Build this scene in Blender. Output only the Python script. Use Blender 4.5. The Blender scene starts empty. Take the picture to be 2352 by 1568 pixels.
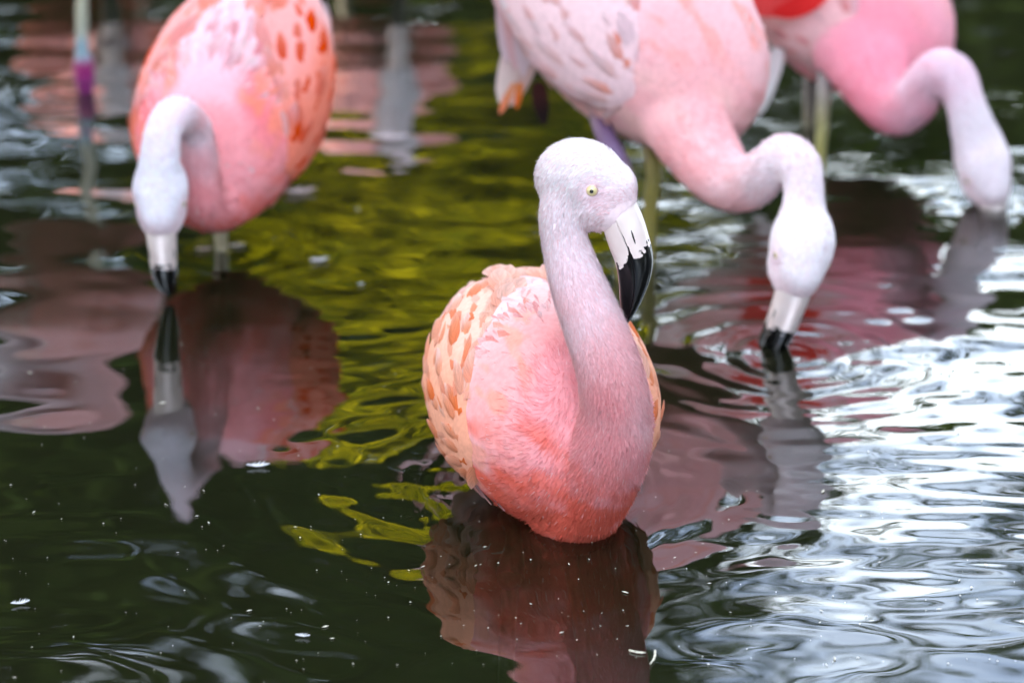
import bpy, math, random
import numpy as np
from mathutils import Matrix, Vector, Quaternion
from mathutils.bvhtree import BVHTree

rng = np.random.default_rng(7)
random.seed(7)
sc = bpy.context.scene
COL = sc.collection

# ------------------------------------------------------------------ camera
CAM_H = 1.37
PITCH = math.radians(20.0)
PW, PH, PF = 2352.0, 1568.0, 7500.0            # picture units used for measuring the photograph
cam_d = bpy.data.cameras.new('camera')
cam = bpy.data.objects.new('camera', cam_d)
COL.objects.link(cam)
cam.location = (0, 0, CAM_H)
cam.rotation_euler = (math.radians(90) - PITCH, 0, 0)
cam_d.sensor_width = 36.0
cam_d.lens = 36.0 * PF / PW
cam_d.clip_start = 0.05
cam_d.clip_end = 2000
cam_d.dof.use_dof = True
cam_d.dof.focus_distance = 3.36
cam_d.dof.aperture_fstop = 3.4
sc.camera = cam

# ------------------------------------------------------------------ sky, sun, exposure
SUN_DIR = Vector((-0.78, -0.05, 0.60)).normalized()    # towards the sun: from the left; an added unseen tree there shades the birds
elev = math.asin(SUN_DIR.z)
world = bpy.data.worlds.new('World')
sc.world = world
world.use_nodes = True
nt = world.node_tree
bg = nt.nodes['Background']
sky = nt.nodes.new('ShaderNodeTexSky')
sky.sky_type = 'NISHITA'
sky.sun_disc = False
sky.sun_elevation = elev
sky.sun_rotation = math.atan2(SUN_DIR.x, SUN_DIR.y)
sky.air_density = 1.0
sky.dust_density = 5.0
sky.ozone_density = 1.0
# broken white cloud over the whole sky
w_tc = nt.nodes.new('ShaderNodeTexCoord'); w_sep = nt.nodes.new('ShaderNodeSeparateXYZ'); nt.links.new(w_tc.outputs['Generated'], w_sep.inputs[0])
w_add = nt.nodes.new('ShaderNodeMath'); w_add.operation = 'ADD'; w_add.inputs[1].default_value = 0.25; nt.links.new(w_sep.outputs[2], w_add.inputs[0])
w_x = nt.nodes.new('ShaderNodeMath'); w_x.operation = 'DIVIDE'; nt.links.new(w_sep.outputs[0], w_x.inputs[0]); nt.links.new(w_add.outputs[0], w_x.inputs[1])
w_y = nt.nodes.new('ShaderNodeMath'); w_y.operation = 'DIVIDE'; nt.links.new(w_sep.outputs[1], w_y.inputs[0]); nt.links.new(w_add.outputs[0], w_y.inputs[1])
w_c = nt.nodes.new('ShaderNodeCombineXYZ'); nt.links.new(w_x.outputs[0], w_c.inputs[0]); nt.links.new(w_y.outputs[0], w_c.inputs[1])
w_n = nt.nodes.new('ShaderNodeTexNoise'); w_n.inputs['Scale'].default_value = 1.7; w_n.inputs['Detail'].default_value = 6; nt.links.new(w_c.outputs[0], w_n.inputs['Vector'])
w_r = nt.nodes.new('ShaderNodeMapRange'); w_r.interpolation_type = 'SMOOTHSTEP'; w_r.inputs[1].default_value = 0.38; w_r.inputs[2].default_value = 0.60
nt.links.new(w_n.outputs[0], w_r.inputs[0])
w_m = nt.nodes.new('ShaderNodeMix'); w_m.data_type = 'RGBA'; w_m.inputs[7].default_value = (6.0, 6.6, 7.0, 1)
nt.links.new(w_r.outputs[0], w_m.inputs[0]); nt.links.new(sky.outputs[0], w_m.inputs[6])
nt.links.new(w_m.outputs[2], bg.inputs[0])
bg.inputs[1].default_value = 0.15
sun_d = bpy.data.lights.new('sun', 'SUN')
sun_d.energy = 2.2
sun_d.angle = math.radians(0.8)
sun_d.color = (1.0, 0.90, 0.78)
sun = bpy.data.objects.new('sun', sun_d)
COL.objects.link(sun)
sun.rotation_euler = (-SUN_DIR).to_track_quat('-Z', 'Y').to_euler()
sun.location = (-6, 6, 8)
sc.view_settings.view_transform = 'Standard'
sc.view_settings.look = 'None'
sc.view_settings.exposure = 2.95
sc.view_settings.gamma = 1.0
sc.view_settings.use_curve_mapping = False
sc.cycles.use_denoising = True
sc.cycles.caustics_reflective = False
sc.cycles.caustics_refractive = False
sc.cycles.max_bounces = 8
sc.cycles.diffuse_bounces = 3
sc.cycles.glossy_bounces = 3
sc.cycles.transmission_bounces = 4
sc.cycles.transparent_max_bounces = 12
sc.cycles.sample_clamp_indirect = 6.0

# ------------------------------------------------------------------ measuring helpers
_cp, _sp = math.cos(PITCH), math.sin(PITCH)
def ray(px, py):
    dx, dz = (px - PW / 2) / PF, -(py - PH / 2) / PF
    return np.array([dx, _cp + dz * _sp, -_sp + dz * _cp])
def at(px, py, Y):                       # the point of a pixel's ray at world distance Y
    r = ray(px, py)
    return np.array([0, 0, CAM_H]) + r * (Y / r[1])
def on_water(px, py, z=0.0):
    r = ray(px, py)
    return np.array([0, 0, CAM_H]) + r * ((z - CAM_H) / r[2])
def m_per_px(Y):
    return (Y / _cp) / PF * 0.985
def unit(v):
    v = np.asarray(v, float)
    return v / (np.linalg.norm(v, axis=-1, keepdims=True) + 1e-12)
def vnoise(P, freq, seed, n=7):
    r = np.random.default_rng(seed)
    P = np.asarray(P, float)
    out = np.zeros(P.shape[0])
    for i in range(n):
        d = unit(r.normal(size=3)) * freq * r.uniform(0.6, 1.6)
        out += np.sin(P @ d * 6.283 + r.uniform(0, 6.283))
    return out / (n ** 0.5 * 0.9)
def sstep(a, b, x):
    t = np.clip((np.asarray(x, float) - a) / (b - a), 0, 1)
    return t * t * (3 - 2 * t)
def mixc(a, b, t):
    t = np.asarray(t, float)
    t = t[..., None] if t.ndim else t
    return np.asarray(a, float) * (1 - t) + np.asarray(b, float) * t
def spline(P, n):                        # Catmull-Rom through rows of P (any width)
    P = np.asarray(P, float)
    Q = np.vstack([2 * P[0] - P[1], P, 2 * P[-1] - P[-2]])
    out = []
    k = len(P) - 1
    for t in np.linspace(0, k, n):
        i = min(int(t), k - 1); u = t - i
        a, b, c, d = Q[i], Q[i + 1], Q[i + 2], Q[i + 3]
        out.append(0.5 * ((2 * b) + (-a + c) * u + (2 * a - 5 * b + 4 * c - d) * u * u + (-a + 3 * b - 3 * c + d) * u ** 3))
    return np.array(out)

# ------------------------------------------------------------------ mesh helpers
def mesh_from(name, V, F, mat=None, smooth=True, colors=None, normals=None, extra=None):
    me = bpy.data.meshes.new(name)
    V = np.ascontiguousarray(V, dtype=np.float32)
    if isinstance(F, np.ndarray):
        nf, k = F.shape
        me.vertices.add(len(V)); me.vertices.foreach_set('co', V.ravel())
        me.loops.add(nf * k); me.loops.foreach_set('vertex_index', F.astype(np.int32).ravel())
        me.polygons.add(nf); me.polygons.foreach_set('loop_start', (np.arange(nf) * k).astype(np.int32))
        me.update(calc_edges=True)
        me.validate()
    else:
        me.from_pydata(V.tolist(), [], F)
    if smooth:
        me.polygons.foreach_set('use_smooth', np.ones(len(me.polygons), dtype=bool))
    if colors is not None:
        ca = me.color_attributes.new('Col', 'FLOAT_COLOR', 'POINT')
        c4 = np.ones((len(V), 4), np.float32); c4[:, :3] = colors
        ca.data.foreach_set('color', c4.ravel())
    if extra:
        for k2, arr in extra.items():
            a = me.attributes.new(k2, 'FLOAT', 'POINT')
            a.data.foreach_set('value', np.asarray(arr, np.float32))
    if normals is not None:
        me.normals_split_custom_set_from_vertices(np.asarray(normals, np.float32).tolist())
    if mat: me.materials.append(mat)
    return me
def obj(name, me, parent=None):
    o = bpy.data.objects.new(name, me)
    COL.objects.link(o)
    if parent: o.parent = parent
    return o
def tag(o, label=None, cat=None, group=None, kind=None):
    if label: o['label'] = label
    if cat: o['category'] = cat
    if group: o['group'] = group
    if kind: o['kind'] = kind
    return o
def empty(name, loc):
    o = bpy.data.objects.new(name, None)
    o.empty_display_size = 0.1
    COL.objects.link(o); o.location = loc
    return o
def rings(R):                            # R: list of (n,3) rings -> closed loft
    n = len(R[0]); m = len(R)
    V = np.vstack(list(R) + [np.mean(R[0], 0)[None], np.mean(R[-1], 0)[None]])
    F = []
    for i in range(m - 1):
        for j in range(n):
            k = (j + 1) % n
            F.append((i * n + j, i * n + k, (i + 1) * n + k, (i + 1) * n + j))
    a, b = m * n, m * n + 1
    for j in range(n):
        k = (j + 1) % n
        F.append((a, k, j)); F.append((b, (m - 1) * n + j, (m - 1) * n + k))
    return V, F
def tube(P, r, n=16, up=(0, 0, 1)):
    P = np.asarray(P, float); r = np.broadcast_to(np.asarray(r, float), (len(P),))
    T = unit(np.gradient(P, axis=0))
    u = np.asarray(up, float)
    if abs(T[0] @ u) > 0.9: u = np.array([1.0, 0, 0])
    s = unit(np.cross(T[0], u)); R = []
    for i in range(len(P)):
        s = unit(s - T[i] * (s @ T[i])); w = np.cross(T[i], s)
        a = np.linspace(0, 2 * np.pi, n, endpoint=False)
        R.append(P[i] + r[i] * (np.cos(a)[:, None] * s + np.sin(a)[:, None] * w))
    return rings(R)
def ellipsoid(c, ax, rad, n=20, m=14):
    ax = np.asarray(ax, float); R = []
    for t in np.linspace(-1, 1, m):
        t = math.sin(t * math.pi / 2) * 0.9995
        q = math.sqrt(1 - t * t)
        a = np.linspace(0, 2 * np.pi, n, endpoint=False)
        R.append(np.asarray(c) + ax[0] * rad[0] * t + q * (np.cos(a)[:, None] * ax[1] * rad[1] + np.sin(a)[:, None] * ax[2] * rad[2]))
    return rings(R)
def merge(parts):
    V = []; F = []; o = 0
    for v, f in parts:
        V.append(v); F += [tuple(i + o for i in q) for q in f]; o += len(v)
    return np.vstack(V), F
def remesh(V, F, voxel, it=10):
    me = mesh_from('tmp', V, F)
    o = obj('tmp', me)
    m = o.modifiers.new('r', 'REMESH'); m.mode = 'VOXEL'; m.voxel_size = voxel; m.use_smooth_shade = True
    s = o.modifiers.new('s', 'SMOOTH'); s.factor = 0.5; s.iterations = it
    dg = bpy.context.evaluated_depsgraph_get()
    ev = o.evaluated_get(dg).to_mesh()
    n = len(ev.vertices); co = np.empty(n * 3, np.float32); ev.vertices.foreach_get('co', co)
    ev.calc_loop_triangles()
    faces = [tuple(p.vertices) for p in ev.polygons]
    o.evaluated_get(dg).to_mesh_clear()
    bpy.data.objects.remove(o); bpy.data.meshes.remove(me)
    return co.reshape(-1, 3).astype(float), faces

# ------------------------------------------------------------------ materials
def new_mat(name):
    m = bpy.data.materials.new(name); m.use_nodes = True
    t = m.node_tree; t.nodes.clear()
    out = t.nodes.new('ShaderNodeOutputMaterial')
    return m, t, out
def N(t, kind, **kw):
    n = t.nodes.new(kind)
    for k, v in kw.items(): setattr(n, k, v)
    return n
def plumage_mat(name, scale, streak, transl=0.25, rand=0.0, barbs=0.0):
    m, t, out = new_mat(name)
    at_ = N(t, 'ShaderNodeAttribute', attribute_name='Col')
    geo = N(t, 'ShaderNodeTexCoord')
    nz = N(t, 'ShaderNodeTexNoise'); nz.inputs['Scale'].default_value = scale; nz.inputs['Detail'].default_value = 4
    t.links.new(geo.outputs['Object'], nz.inputs['Vector'])
    mr = N(t, 'ShaderNodeMapRange'); mr.inputs[1].default_value = 0.3; mr.inputs[2].default_value = 0.7
    mr.inputs[3].default_value = 1 - streak; mr.inputs[4].default_value = 1 + streak * 0.35
    t.links.new(nz.outputs[0], mr.inputs[0])
    hs = N(t, 'ShaderNodeHueSaturation')
    t.links.new(at_.outputs['Color'], hs.inputs['Color']); t.links.new(mr.outputs[0], hs.inputs['Value'])
    if barbs:                                   # fine slanting barbs to both sides of the shaft
        au = N(t, 'ShaderNodeAttribute', attribute_name='fu'); av = N(t, 'ShaderNodeAttribute', attribute_name='fv')
        ab = N(t, 'ShaderNodeMath', operation='ABSOLUTE'); t.links.new(av.outputs['Fac'], ab.inputs[0])
        sl = N(t, 'ShaderNodeMath', operation='MULTIPLY_ADD'); sl.inputs[1].default_value = -0.55
        t.links.new(ab.outputs[0], sl.inputs[0]); t.links.new(au.outputs['Fac'], sl.inputs[2])
        gi = N(t, 'ShaderNodeNewGeometry')
        cx = N(t, 'ShaderNodeCombineXYZ'); t.links.new(sl.outputs[0], cx.inputs[0]); t.links.new(gi.outputs['Random Per Island'], cx.inputs[2])
        ma = N(t, 'ShaderNodeMath', operation='MULTIPLY'); ma.inputs[1].default_value = 0.08; t.links.new(av.outputs['Fac'], ma.inputs[0]); t.links.new(ma.outputs[0], cx.inputs[1])
        nb = N(t, 'ShaderNodeTexNoise'); nb.inputs['Scale'].default_value = 14; nb.inputs['Detail'].default_value = 3
        t.links.new(cx.outputs[0], nb.inputs['Vector'])
        mb = N(t, 'ShaderNodeMapRange'); mb.inputs[1].default_value = 0.3; mb.inputs[2].default_value = 0.7
        mb.inputs[3].default_value = 1 - barbs; mb.inputs[4].default_value = 1 + barbs * .35
        t.links.new(nb.outputs[0], mb.inputs[0])
        mm = N(t, 'ShaderNodeMath', operation='MULTIPLY'); t.links.new(mr.outputs[0], mm.inputs[0]); t.links.new(mb.outputs[0], mm.inputs[1])
        t.links.new(mm.outputs[0], hs.inputs['Value'])
    if rand:
        oi = N(t, 'ShaderNodeObjectInfo')
        m2 = N(t, 'ShaderNodeMapRange'); m2.inputs[3].default_value = 1 - rand; m2.inputs[4].default_value = 1 + rand
        t.links.new(oi.outputs['Random'], m2.inputs[0]); t.links.new(m2.outputs[0], hs.inputs['Saturation'])
    d = N(t, 'ShaderNodeBsdfDiffuse'); d.inputs['Roughness'].default_value = 0.6
    tr = N(t, 'ShaderNodeBsdfTranslucent')
    t.links.new(hs.outputs[0], d.inputs[0]); t.links.new(hs.outputs[0], tr.inputs[0])
    mx = N(t, 'ShaderNodeMixShader'); mx.inputs[0].default_value = transl
    t.links.new(d.outputs[0], mx.inputs[1]); t.links.new(tr.outputs[0], mx.inputs[2])
    t.links.new(mx.outputs[0], out.inputs[0])
    return m
M = {}
M['skin_plumage'] = plumage_mat('body_plumage', 160, 0.12, 0.0)
M['feather'] = plumage_mat('contour_feathers', 420, 0.10, 0.22, barbs=.22)
M['fuzz'] = plumage_mat('down_fuzz', 300, 0.08, 0.25)
M['wing_feather'] = plumage_mat('wing_feathers', 260, 0.10, 0.22, rand=0.12, barbs=.26)

def principled(name, color, rough, attr=False, spec=0.5, noise=None, coat=0.0):
    m, t, out = new_mat(name)
    b = N(t, 'ShaderNodeBsdfPrincipled')
    b.inputs['Roughness'].default_value = rough
    b.inputs['Specular IOR Level'].default_value = spec
    b.inputs['Coat Weight'].default_value = coat
    src = None
    if attr:
        a = N(t, 'ShaderNodeAttribute', attribute_name='Col'); src = a.outputs['Color']
    else:
        b.inputs['Base Color'].default_value = (*color, 1)
    if noise:
        tc = N(t, 'ShaderNodeTexCoord'); nz = N(t, 'ShaderNodeTexNoise')
        nz.inputs['Scale'].default_value = noise[0]; nz.inputs['Detail'].default_value = 5
        t.links.new(tc.outputs['Object'], nz.inputs['Vector'])
        mr = N(t, 'ShaderNodeMapRange'); mr.inputs[1].default_value = 0.3; mr.inputs[2].default_value = 0.7
        mr.inputs[3].default_value = 1 - noise[1]; mr.inputs[4].default_value = 1 + noise[1]
        t.links.new(nz.outputs[0], mr.inputs[0])
        hs = N(t, 'ShaderNodeHueSaturation'); hs.inputs['Color'].default_value = (*color, 1)
        if src: t.links.new(src, hs.inputs['Color'])
        t.links.new(mr.outputs[0], hs.inputs['Value']); src = hs.outputs[0]
        bp = N(t, 'ShaderNodeBump'); bp.inputs['Strength'].default_value = 0.25; bp.inputs['Distance'].default_value = 0.001
        t.links.new(nz.outputs[0], bp.inputs['Height']); t.links.new(bp.outputs[0], b.inputs['Normal'])
    if src: t.links.new(src, b.inputs['Base Color'])
    t.links.new(b.outputs[0], out.inputs[0])
    return m
M['leg'] = principled('leg_skin', (0.5, 0.4, 0.3), 0.45, attr=True, noise=(220, 0.2))
M['iris'] = principled('eye_iris', (0.72, 0.58, 0.27), 0.12, attr=True, coat=1.0)
M['pupil'] = principled('eye_pupil', (0.004, 0.004, 0.004), 0.08, coat=1.0)

def bill_mat():
    m, t, out = new_mat('bill_keratin')
    b = N(t, 'ShaderNodeBsdfPrincipled')
    at_ = N(t, 'ShaderNodeAttribute', attribute_name='along')
    tc = N(t, 'ShaderNodeTexCoord')
    nz = N(t, 'ShaderNodeTexNoise'); nz.inputs['Scale'].default_value = 190; nz.inputs['Detail'].default_value = 3
    t.links.new(tc.outputs['Object'], nz.inputs['Vector'])
    nl = N(t, 'ShaderNodeTexNoise'); nl.inputs['Scale'].default_value = 60; nl.inputs['Detail'].default_value = 1
    t.links.new(tc.outputs['Object'], nl.inputs['Vector'])
    ma = N(t, 'ShaderNodeMath', operation='MULTIPLY_ADD'); ma.inputs[1].default_value = 0.24
    t.links.new(nz.outputs[0], ma.inputs[0]); t.links.new(at_.outputs['Fac'], ma.inputs[2])
    mb = N(t, 'ShaderNodeMath', operation='MULTIPLY_ADD'); mb.inputs[1].default_value = 0.14
    t.links.new(nl.outputs[0], mb.inputs[0]); t.links.new(ma.outputs[0], mb.inputs[2])
    cr = N(t, 'ShaderNodeMapRange'); cr.inputs[1].default_value = 0.56; cr.inputs[2].default_value = 0.575
    t.links.new(mb.outputs[0], cr.inputs[0])
    base = N(t, 'ShaderNodeMix', data_type='RGBA')
    base.inputs[6].default_value = (0.70, 0.55, 0.54, 1); base.inputs[7].default_value = (0.84, 0.74, 0.73, 1)
    t.links.new(nl.outputs[0], base.inputs[0])
    mx = N(t, 'ShaderNodeMix', data_type='RGBA'); mx.inputs[7].default_value = (0.004, 0.004, 0.005, 1)
    t.links.new(cr.outputs[0], mx.inputs[0]); t.links.new(base.outputs[2], mx.inputs[6])
    t.links.new(mx.outputs[2], b.inputs['Base Color'])
    mr = N(t, 'ShaderNodeMapRange'); mr.inputs[3].default_value = 0.45; mr.inputs[4].default_value = 0.2
    t.links.new(cr.outputs[0], mr.inputs[0]); t.links.new(mr.outputs[0], b.inputs['Roughness'])
    bp = N(t, 'ShaderNodeBump'); bp.inputs['Strength'].default_value = 0.35; bp.inputs['Distance'].default_value = 0.0012
    t.links.new(nl.outputs[0], bp.inputs['Height']); t.links.new(bp.outputs[0], b.inputs['Normal'])
    t.links.new(b.outputs[0], out.inputs[0])
    return m
M['bill'] = bill_mat()

def water_mat():
    m, t, out = new_mat('pond_water')
    fr = N(t, 'ShaderNodeFresnel'); fr.inputs["IOR"].default_value = 2.05
    di = N(t, 'ShaderNodeBsdfDiffuse'); di.inputs[0].default_value = (0.016, 0.017, 0.008, 1)
    tp = N(t, 'ShaderNodeBsdfTransparent'); tp.inputs[0].default_value = (0.85, 0.88, 0.70, 1)
    gl = N(t, 'ShaderNodeBsdfGlossy'); gl.inputs['Roughness'].default_value = 0.0
    gl.inputs[0].default_value = (1, 1, 1, 1)
    a = N(t, 'ShaderNodeMixShader'); a.inputs[0].default_value = 0.5
    t.links.new(di.outputs[0], a.inputs[1]); t.links.new(tp.outputs[0], a.inputs[2])
    b = N(t, 'ShaderNodeMixShader')
    t.links.new(fr.outputs[0], b.inputs[0]); t.links.new(a.outputs[0], b.inputs[1]); t.links.new(gl.outputs[0], b.inputs[2])
    t.links.new(b.outputs[0], out.inputs['Surface'])
    va = N(t, 'ShaderNodeVolumeAbsorption'); va.inputs[0].default_value = (0.40, 0.40, 0.10, 1); va.inputs['Density'].default_value = 5.0
    t.links.new(va.outputs[0], out.inputs['Volume'])
    return m
M['water'] = water_mat()

def ground_mat():
    m, t, out = new_mat('muddy_ground')
    b = N(t, 'ShaderNodeBsdfPrincipled'); b.inputs['Roughness'].default_value = 0.9
    tc = N(t, 'ShaderNodeTexCoord')
    nz = N(t, 'ShaderNodeTexNoise'); nz.inputs['Scale'].default_value = 1.3; nz.inputs['Detail'].default_value = 8
    t.links.new(tc.outputs['Object'], nz.inputs['Vector'])
    cr = N(t, 'ShaderNodeValToRGB')
    cr.color_ramp.elements[0].position = 0.35; cr.color_ramp.elements[0].color = (0.045, 0.035, 0.02, 1)
    cr.color_ramp.elements[1].position = 0.65; cr.color_ramp.elements[1].color = (0.06, 0.075, 0.022, 1)
    t.links.new(nz.outputs[0], cr.inputs[0]); t.links.new(cr.outputs[0], b.inputs['Base Color'])
    bp = N(t, 'ShaderNodeBump'); bp.inputs['Distance'].default_value = 0.05
    t.links.new(nz.outputs[0], bp.inputs['Height']); t.links.new(bp.outputs[0], b.inputs['Normal'])
    t.links.new(b.outputs[0], out.inputs[0])
    return m
M['ground'] = ground_mat()
def leaf_mat(name, c1, c2, transl):
    m, t, out = new_mat(name)
    gi = N(t, 'ShaderNodeNewGeometry')
    mx = N(t, 'ShaderNodeMix', data_type='RGBA'); mx.inputs[6].default_value = (*c1, 1); mx.inputs[7].default_value = (*c2, 1)
    t.links.new(gi.outputs['Random Per Island'], mx.inputs[0])
    d = N(t, 'ShaderNodeBsdfDiffuse'); tr = N(t, 'ShaderNodeBsdfTranslucent')
    t.links.new(mx.outputs[2], d.inputs[0]); t.links.new(mx.outputs[2], tr.inputs[0])
    s = N(t, 'ShaderNodeMixShader'); s.inputs[0].default_value = transl
    t.links.new(d.outputs[0], s.inputs[1]); t.links.new(tr.outputs[0], s.inputs[2]); t.links.new(s.outputs[0], out.inputs[0])
    return m
M['leaf_sunlit'] = leaf_mat('sunlit_leaves', (0.04, 0.07, 0.003), (0.56, 0.50, 0.006), 0.45)  # sunlit glow put into the colour, far brighter than plain foliage
M['leaf_dark'] = leaf_mat('dark_leaves', (0.018, 0.035, 0.010), (0.045, 0.075, 0.018), 0.2)
M['leaf_mid'] = leaf_mat('mid_leaves', (0.035, 0.06, 0.012), (0.08, 0.11, 0.02), 0.3)
M['bark'] = principled('bark', (0.06, 0.045, 0.03), 0.9, noise=(9, 0.5))

# ------------------------------------------------------------------ ground and water
def graded(lo, hi, a, b, step, grow=1.18):
    c = list(np.arange(a, b + step / 2, step)); s = step; x = a; L = []
    while x > lo: s *= grow; x -= s; L.append(max(x, lo))
    s = step; x = c[-1]; R = []
    while x < hi: s *= grow; x += s; R.append(min(x, hi))
    return np.array(L[::-1] + c + R)
def grid_faces(nx, ny, off=0):
    i = np.arange(nx - 1)[None, :] + np.arange(ny - 1)[:, None] * nx + off
    return np.stack([i, i + 1, i + 1 + nx, i + nx], -1).reshape(-1, 4)

gx = np.concatenate([-np.geomspace(400, 9, 14), np.linspace(-8.5, 8.5, 60), np.geomspace(9, 400, 14)])
gy = np.concatenate([-np.geomspace(400, 4, 14), np.linspace(-3.5, 14, 60), np.geomspace(14.5, 600, 16)])
X, Y = np.meshgrid(gx, gy)
shore = np.minimum(np.minimum(Y - 1.6, 9.6 - Y + 0.4 * np.sin(X * 1.3)), np.minimum(X + 6.5 + 0.4 * np.sin(Y), 6.5 - X + 0.3 * np.sin(Y * 1.4)))
Z = np.where(shore > 0, -0.42 * sstep(0, 1.0, shore), 0.0) + np.where(shore < 0, 0.55 * sstep(0, 2.5, -shore), 0.0)
Z = Z + 0.02 * np.sin(X * 2.1 + Y) * np.cos(Y * 1.7)
V = np.stack([X, Y, Z], -1).reshape(-1, 3)
tag(obj('ground', mesh_from('ground', V, grid_faces(len(gx), len(gy)), M['ground'])), 'muddy pond bed rising to grassy banks', kind='structure')

B3 = on_water(1812, 815); B4 = on_water(2268, 487); B5 = on_water(192, 212); B2 = on_water(372, 690); L2 = on_water(507, 572)
def ripple(X, Y, c, wl, amp, r0, r1, ph=0.0):
    d = np.hypot(X - c[0], Y - c[1])
    d = d + 0.006 * np.sin(X * 31 + 2 * np.sin(Y * 17)) * np.sin(Y * 27 + 1.3) + 0.004 * np.sin(X * 63 + Y * 41)
    env = sstep(0.0, r0, d) * np.exp(-(d / r1) ** 2)
    return amp * env * np.cos(6.283 * d / wl + ph)
def wave_height(X, Y):
    r = np.random.default_rng(21)
    h = np.zeros_like(X)
    # calm patch round the feeding bird's reflection; livelier to the right and round the front bird
    calm = 1 - 0.80 * np.exp(-(((X + 0.36) / 0.22) ** 2 + ((Y - 3.55) / 0.50) ** 2))
    calm *= 1 - 0.55 * np.exp(-(((X - 0.10) / 0.16) ** 2 + ((Y - 3.0) / 0.25) ** 2))
    for wl, slope, n in ((0.42, 0.017, 6), (0.22, 0.022, 8), (0.12, 0.016, 8), (0.06, 0.006, 6)):
        for i in range(n):
            a = r.normal(math.pi / 2, 0.42) + (math.pi if r.random() < 0.5 else 0)
            w = wl * r.uniform(0.75, 1.3); k = 6.283 / w
            ph = r.uniform(0, 6.283)
            wx = X + 0.03 * np.sin(Y * 9 + ph) ; wy = Y + 0.025 * np.sin(X * 11 + 2 * ph)
            h += slope / k / math.sqrt(n) * np.sin(k * (math.cos(a) * wx + math.sin(a) * wy) + ph)
    calm *= 1 - .22 * sstep(.0, -.15, X) * sstep(3.35, 3.1, Y)
    h *= calm
    lively = sstep(.12, .35, X) * sstep(2.75, 3.1, Y) + .35 * sstep(-.1, -.3, X) * sstep(4.0, 4.4, Y) + .5 * np.exp(-(((X + .12) / .12) ** 2 + ((Y - 3.35) / .3) ** 2)) + .6 * np.exp(-(((X + .12) / .22) ** 2 + ((Y - 4.0) / .55) ** 2))
    for i in range(9):
        a = r.normal(math.pi / 2, 0.16); w = r.uniform(.022, .055); k = 6.283 / w; ph = r.uniform(0, 6.283)
        h += lively * .020 / k / 3 * np.sin(k * (math.cos(a) * X + math.sin(a) * (Y + .012 * np.sin(X * 14 + ph))) + ph)
    e = np.hypot((X - .03) / .118, (Y - 3.29) / .19)                 # small rings hugging the floating bird
    h += .00020 * np.exp(-((e - 1.0) / .35) ** 2) * np.cos(6.283 * (e - 1) * .118 / .022)
    h += ripple(X, Y, B3, 0.030, 0.00035, 0.03, 0.17)
    h += ripple(X, Y, B3, 0.062, 0.0006, 0.08, 0.28, 1.0)
    h += ripple(X, Y, B4, 0.032, 0.0004, 0.03, 0.16)
    h += ripple(X, Y, B5, 0.040, 0.0004, 0.02, 0.16)
    h += ripple(X, Y, L2, 0.045, 0.0003, 0.02, 0.14)
    h += ripple(X, Y, (0.0, 3.33), 0.075, 0.0008, 0.17, 0.36, 0.5) * calm
    return h
wx_ = graded(-8, 8, -0.80, 0.95, 0.006)
wy_ = graded(0.5, 11, 2.72, 5.6, 0.006)
X, Y = np.meshgrid(wx_, wy_)
fade = sstep(2.5, 1.2, np.abs(X)) * sstep(8, 6, Y)
Z = wave_height(X, Y) * (0.35 + 0.65 * fade)
edge = (X <= -7.99) | (X >= 7.99) | (Y <= 0.51) | (Y >= 10.99)
nx, ny = len(wx_), len(wy_)
Vt = np.stack([X, Y, Z], -1).reshape(-1, 3)
b0 = len(Vt)
per = [j for j in range(nx)] + [i * nx + nx - 1 for i in range(1, ny)] + [(ny - 1) * nx + j for j in range(nx - 2, -1, -1)] + [i * nx for i in range(ny - 2, 0, -1)]
Vb = Vt[per].copy(); Vb[:, 2] = -0.75
ctr = np.array([[0, 5.5, -0.75]])
n_ = len(per); pa = np.array(per)
side = np.stack([pa, b0 + np.arange(n_), b0 + (np.arange(n_) + 1) % n_, np.roll(pa, -1)], -1)
Fq = np.vstack([grid_faces(nx, ny), side])
bot = [(b0 + n_, b0 + (i + 1) % n_, b0 + i) for i in range(n_)]
me = mesh_from('pond_water', np.vstack([Vt, Vb, ctr]), [tuple(q) for q in Fq.tolist()] + bot, M['water'])
tag(obj('pond_water', me), 'dark rippled pond water', kind='structure')

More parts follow.
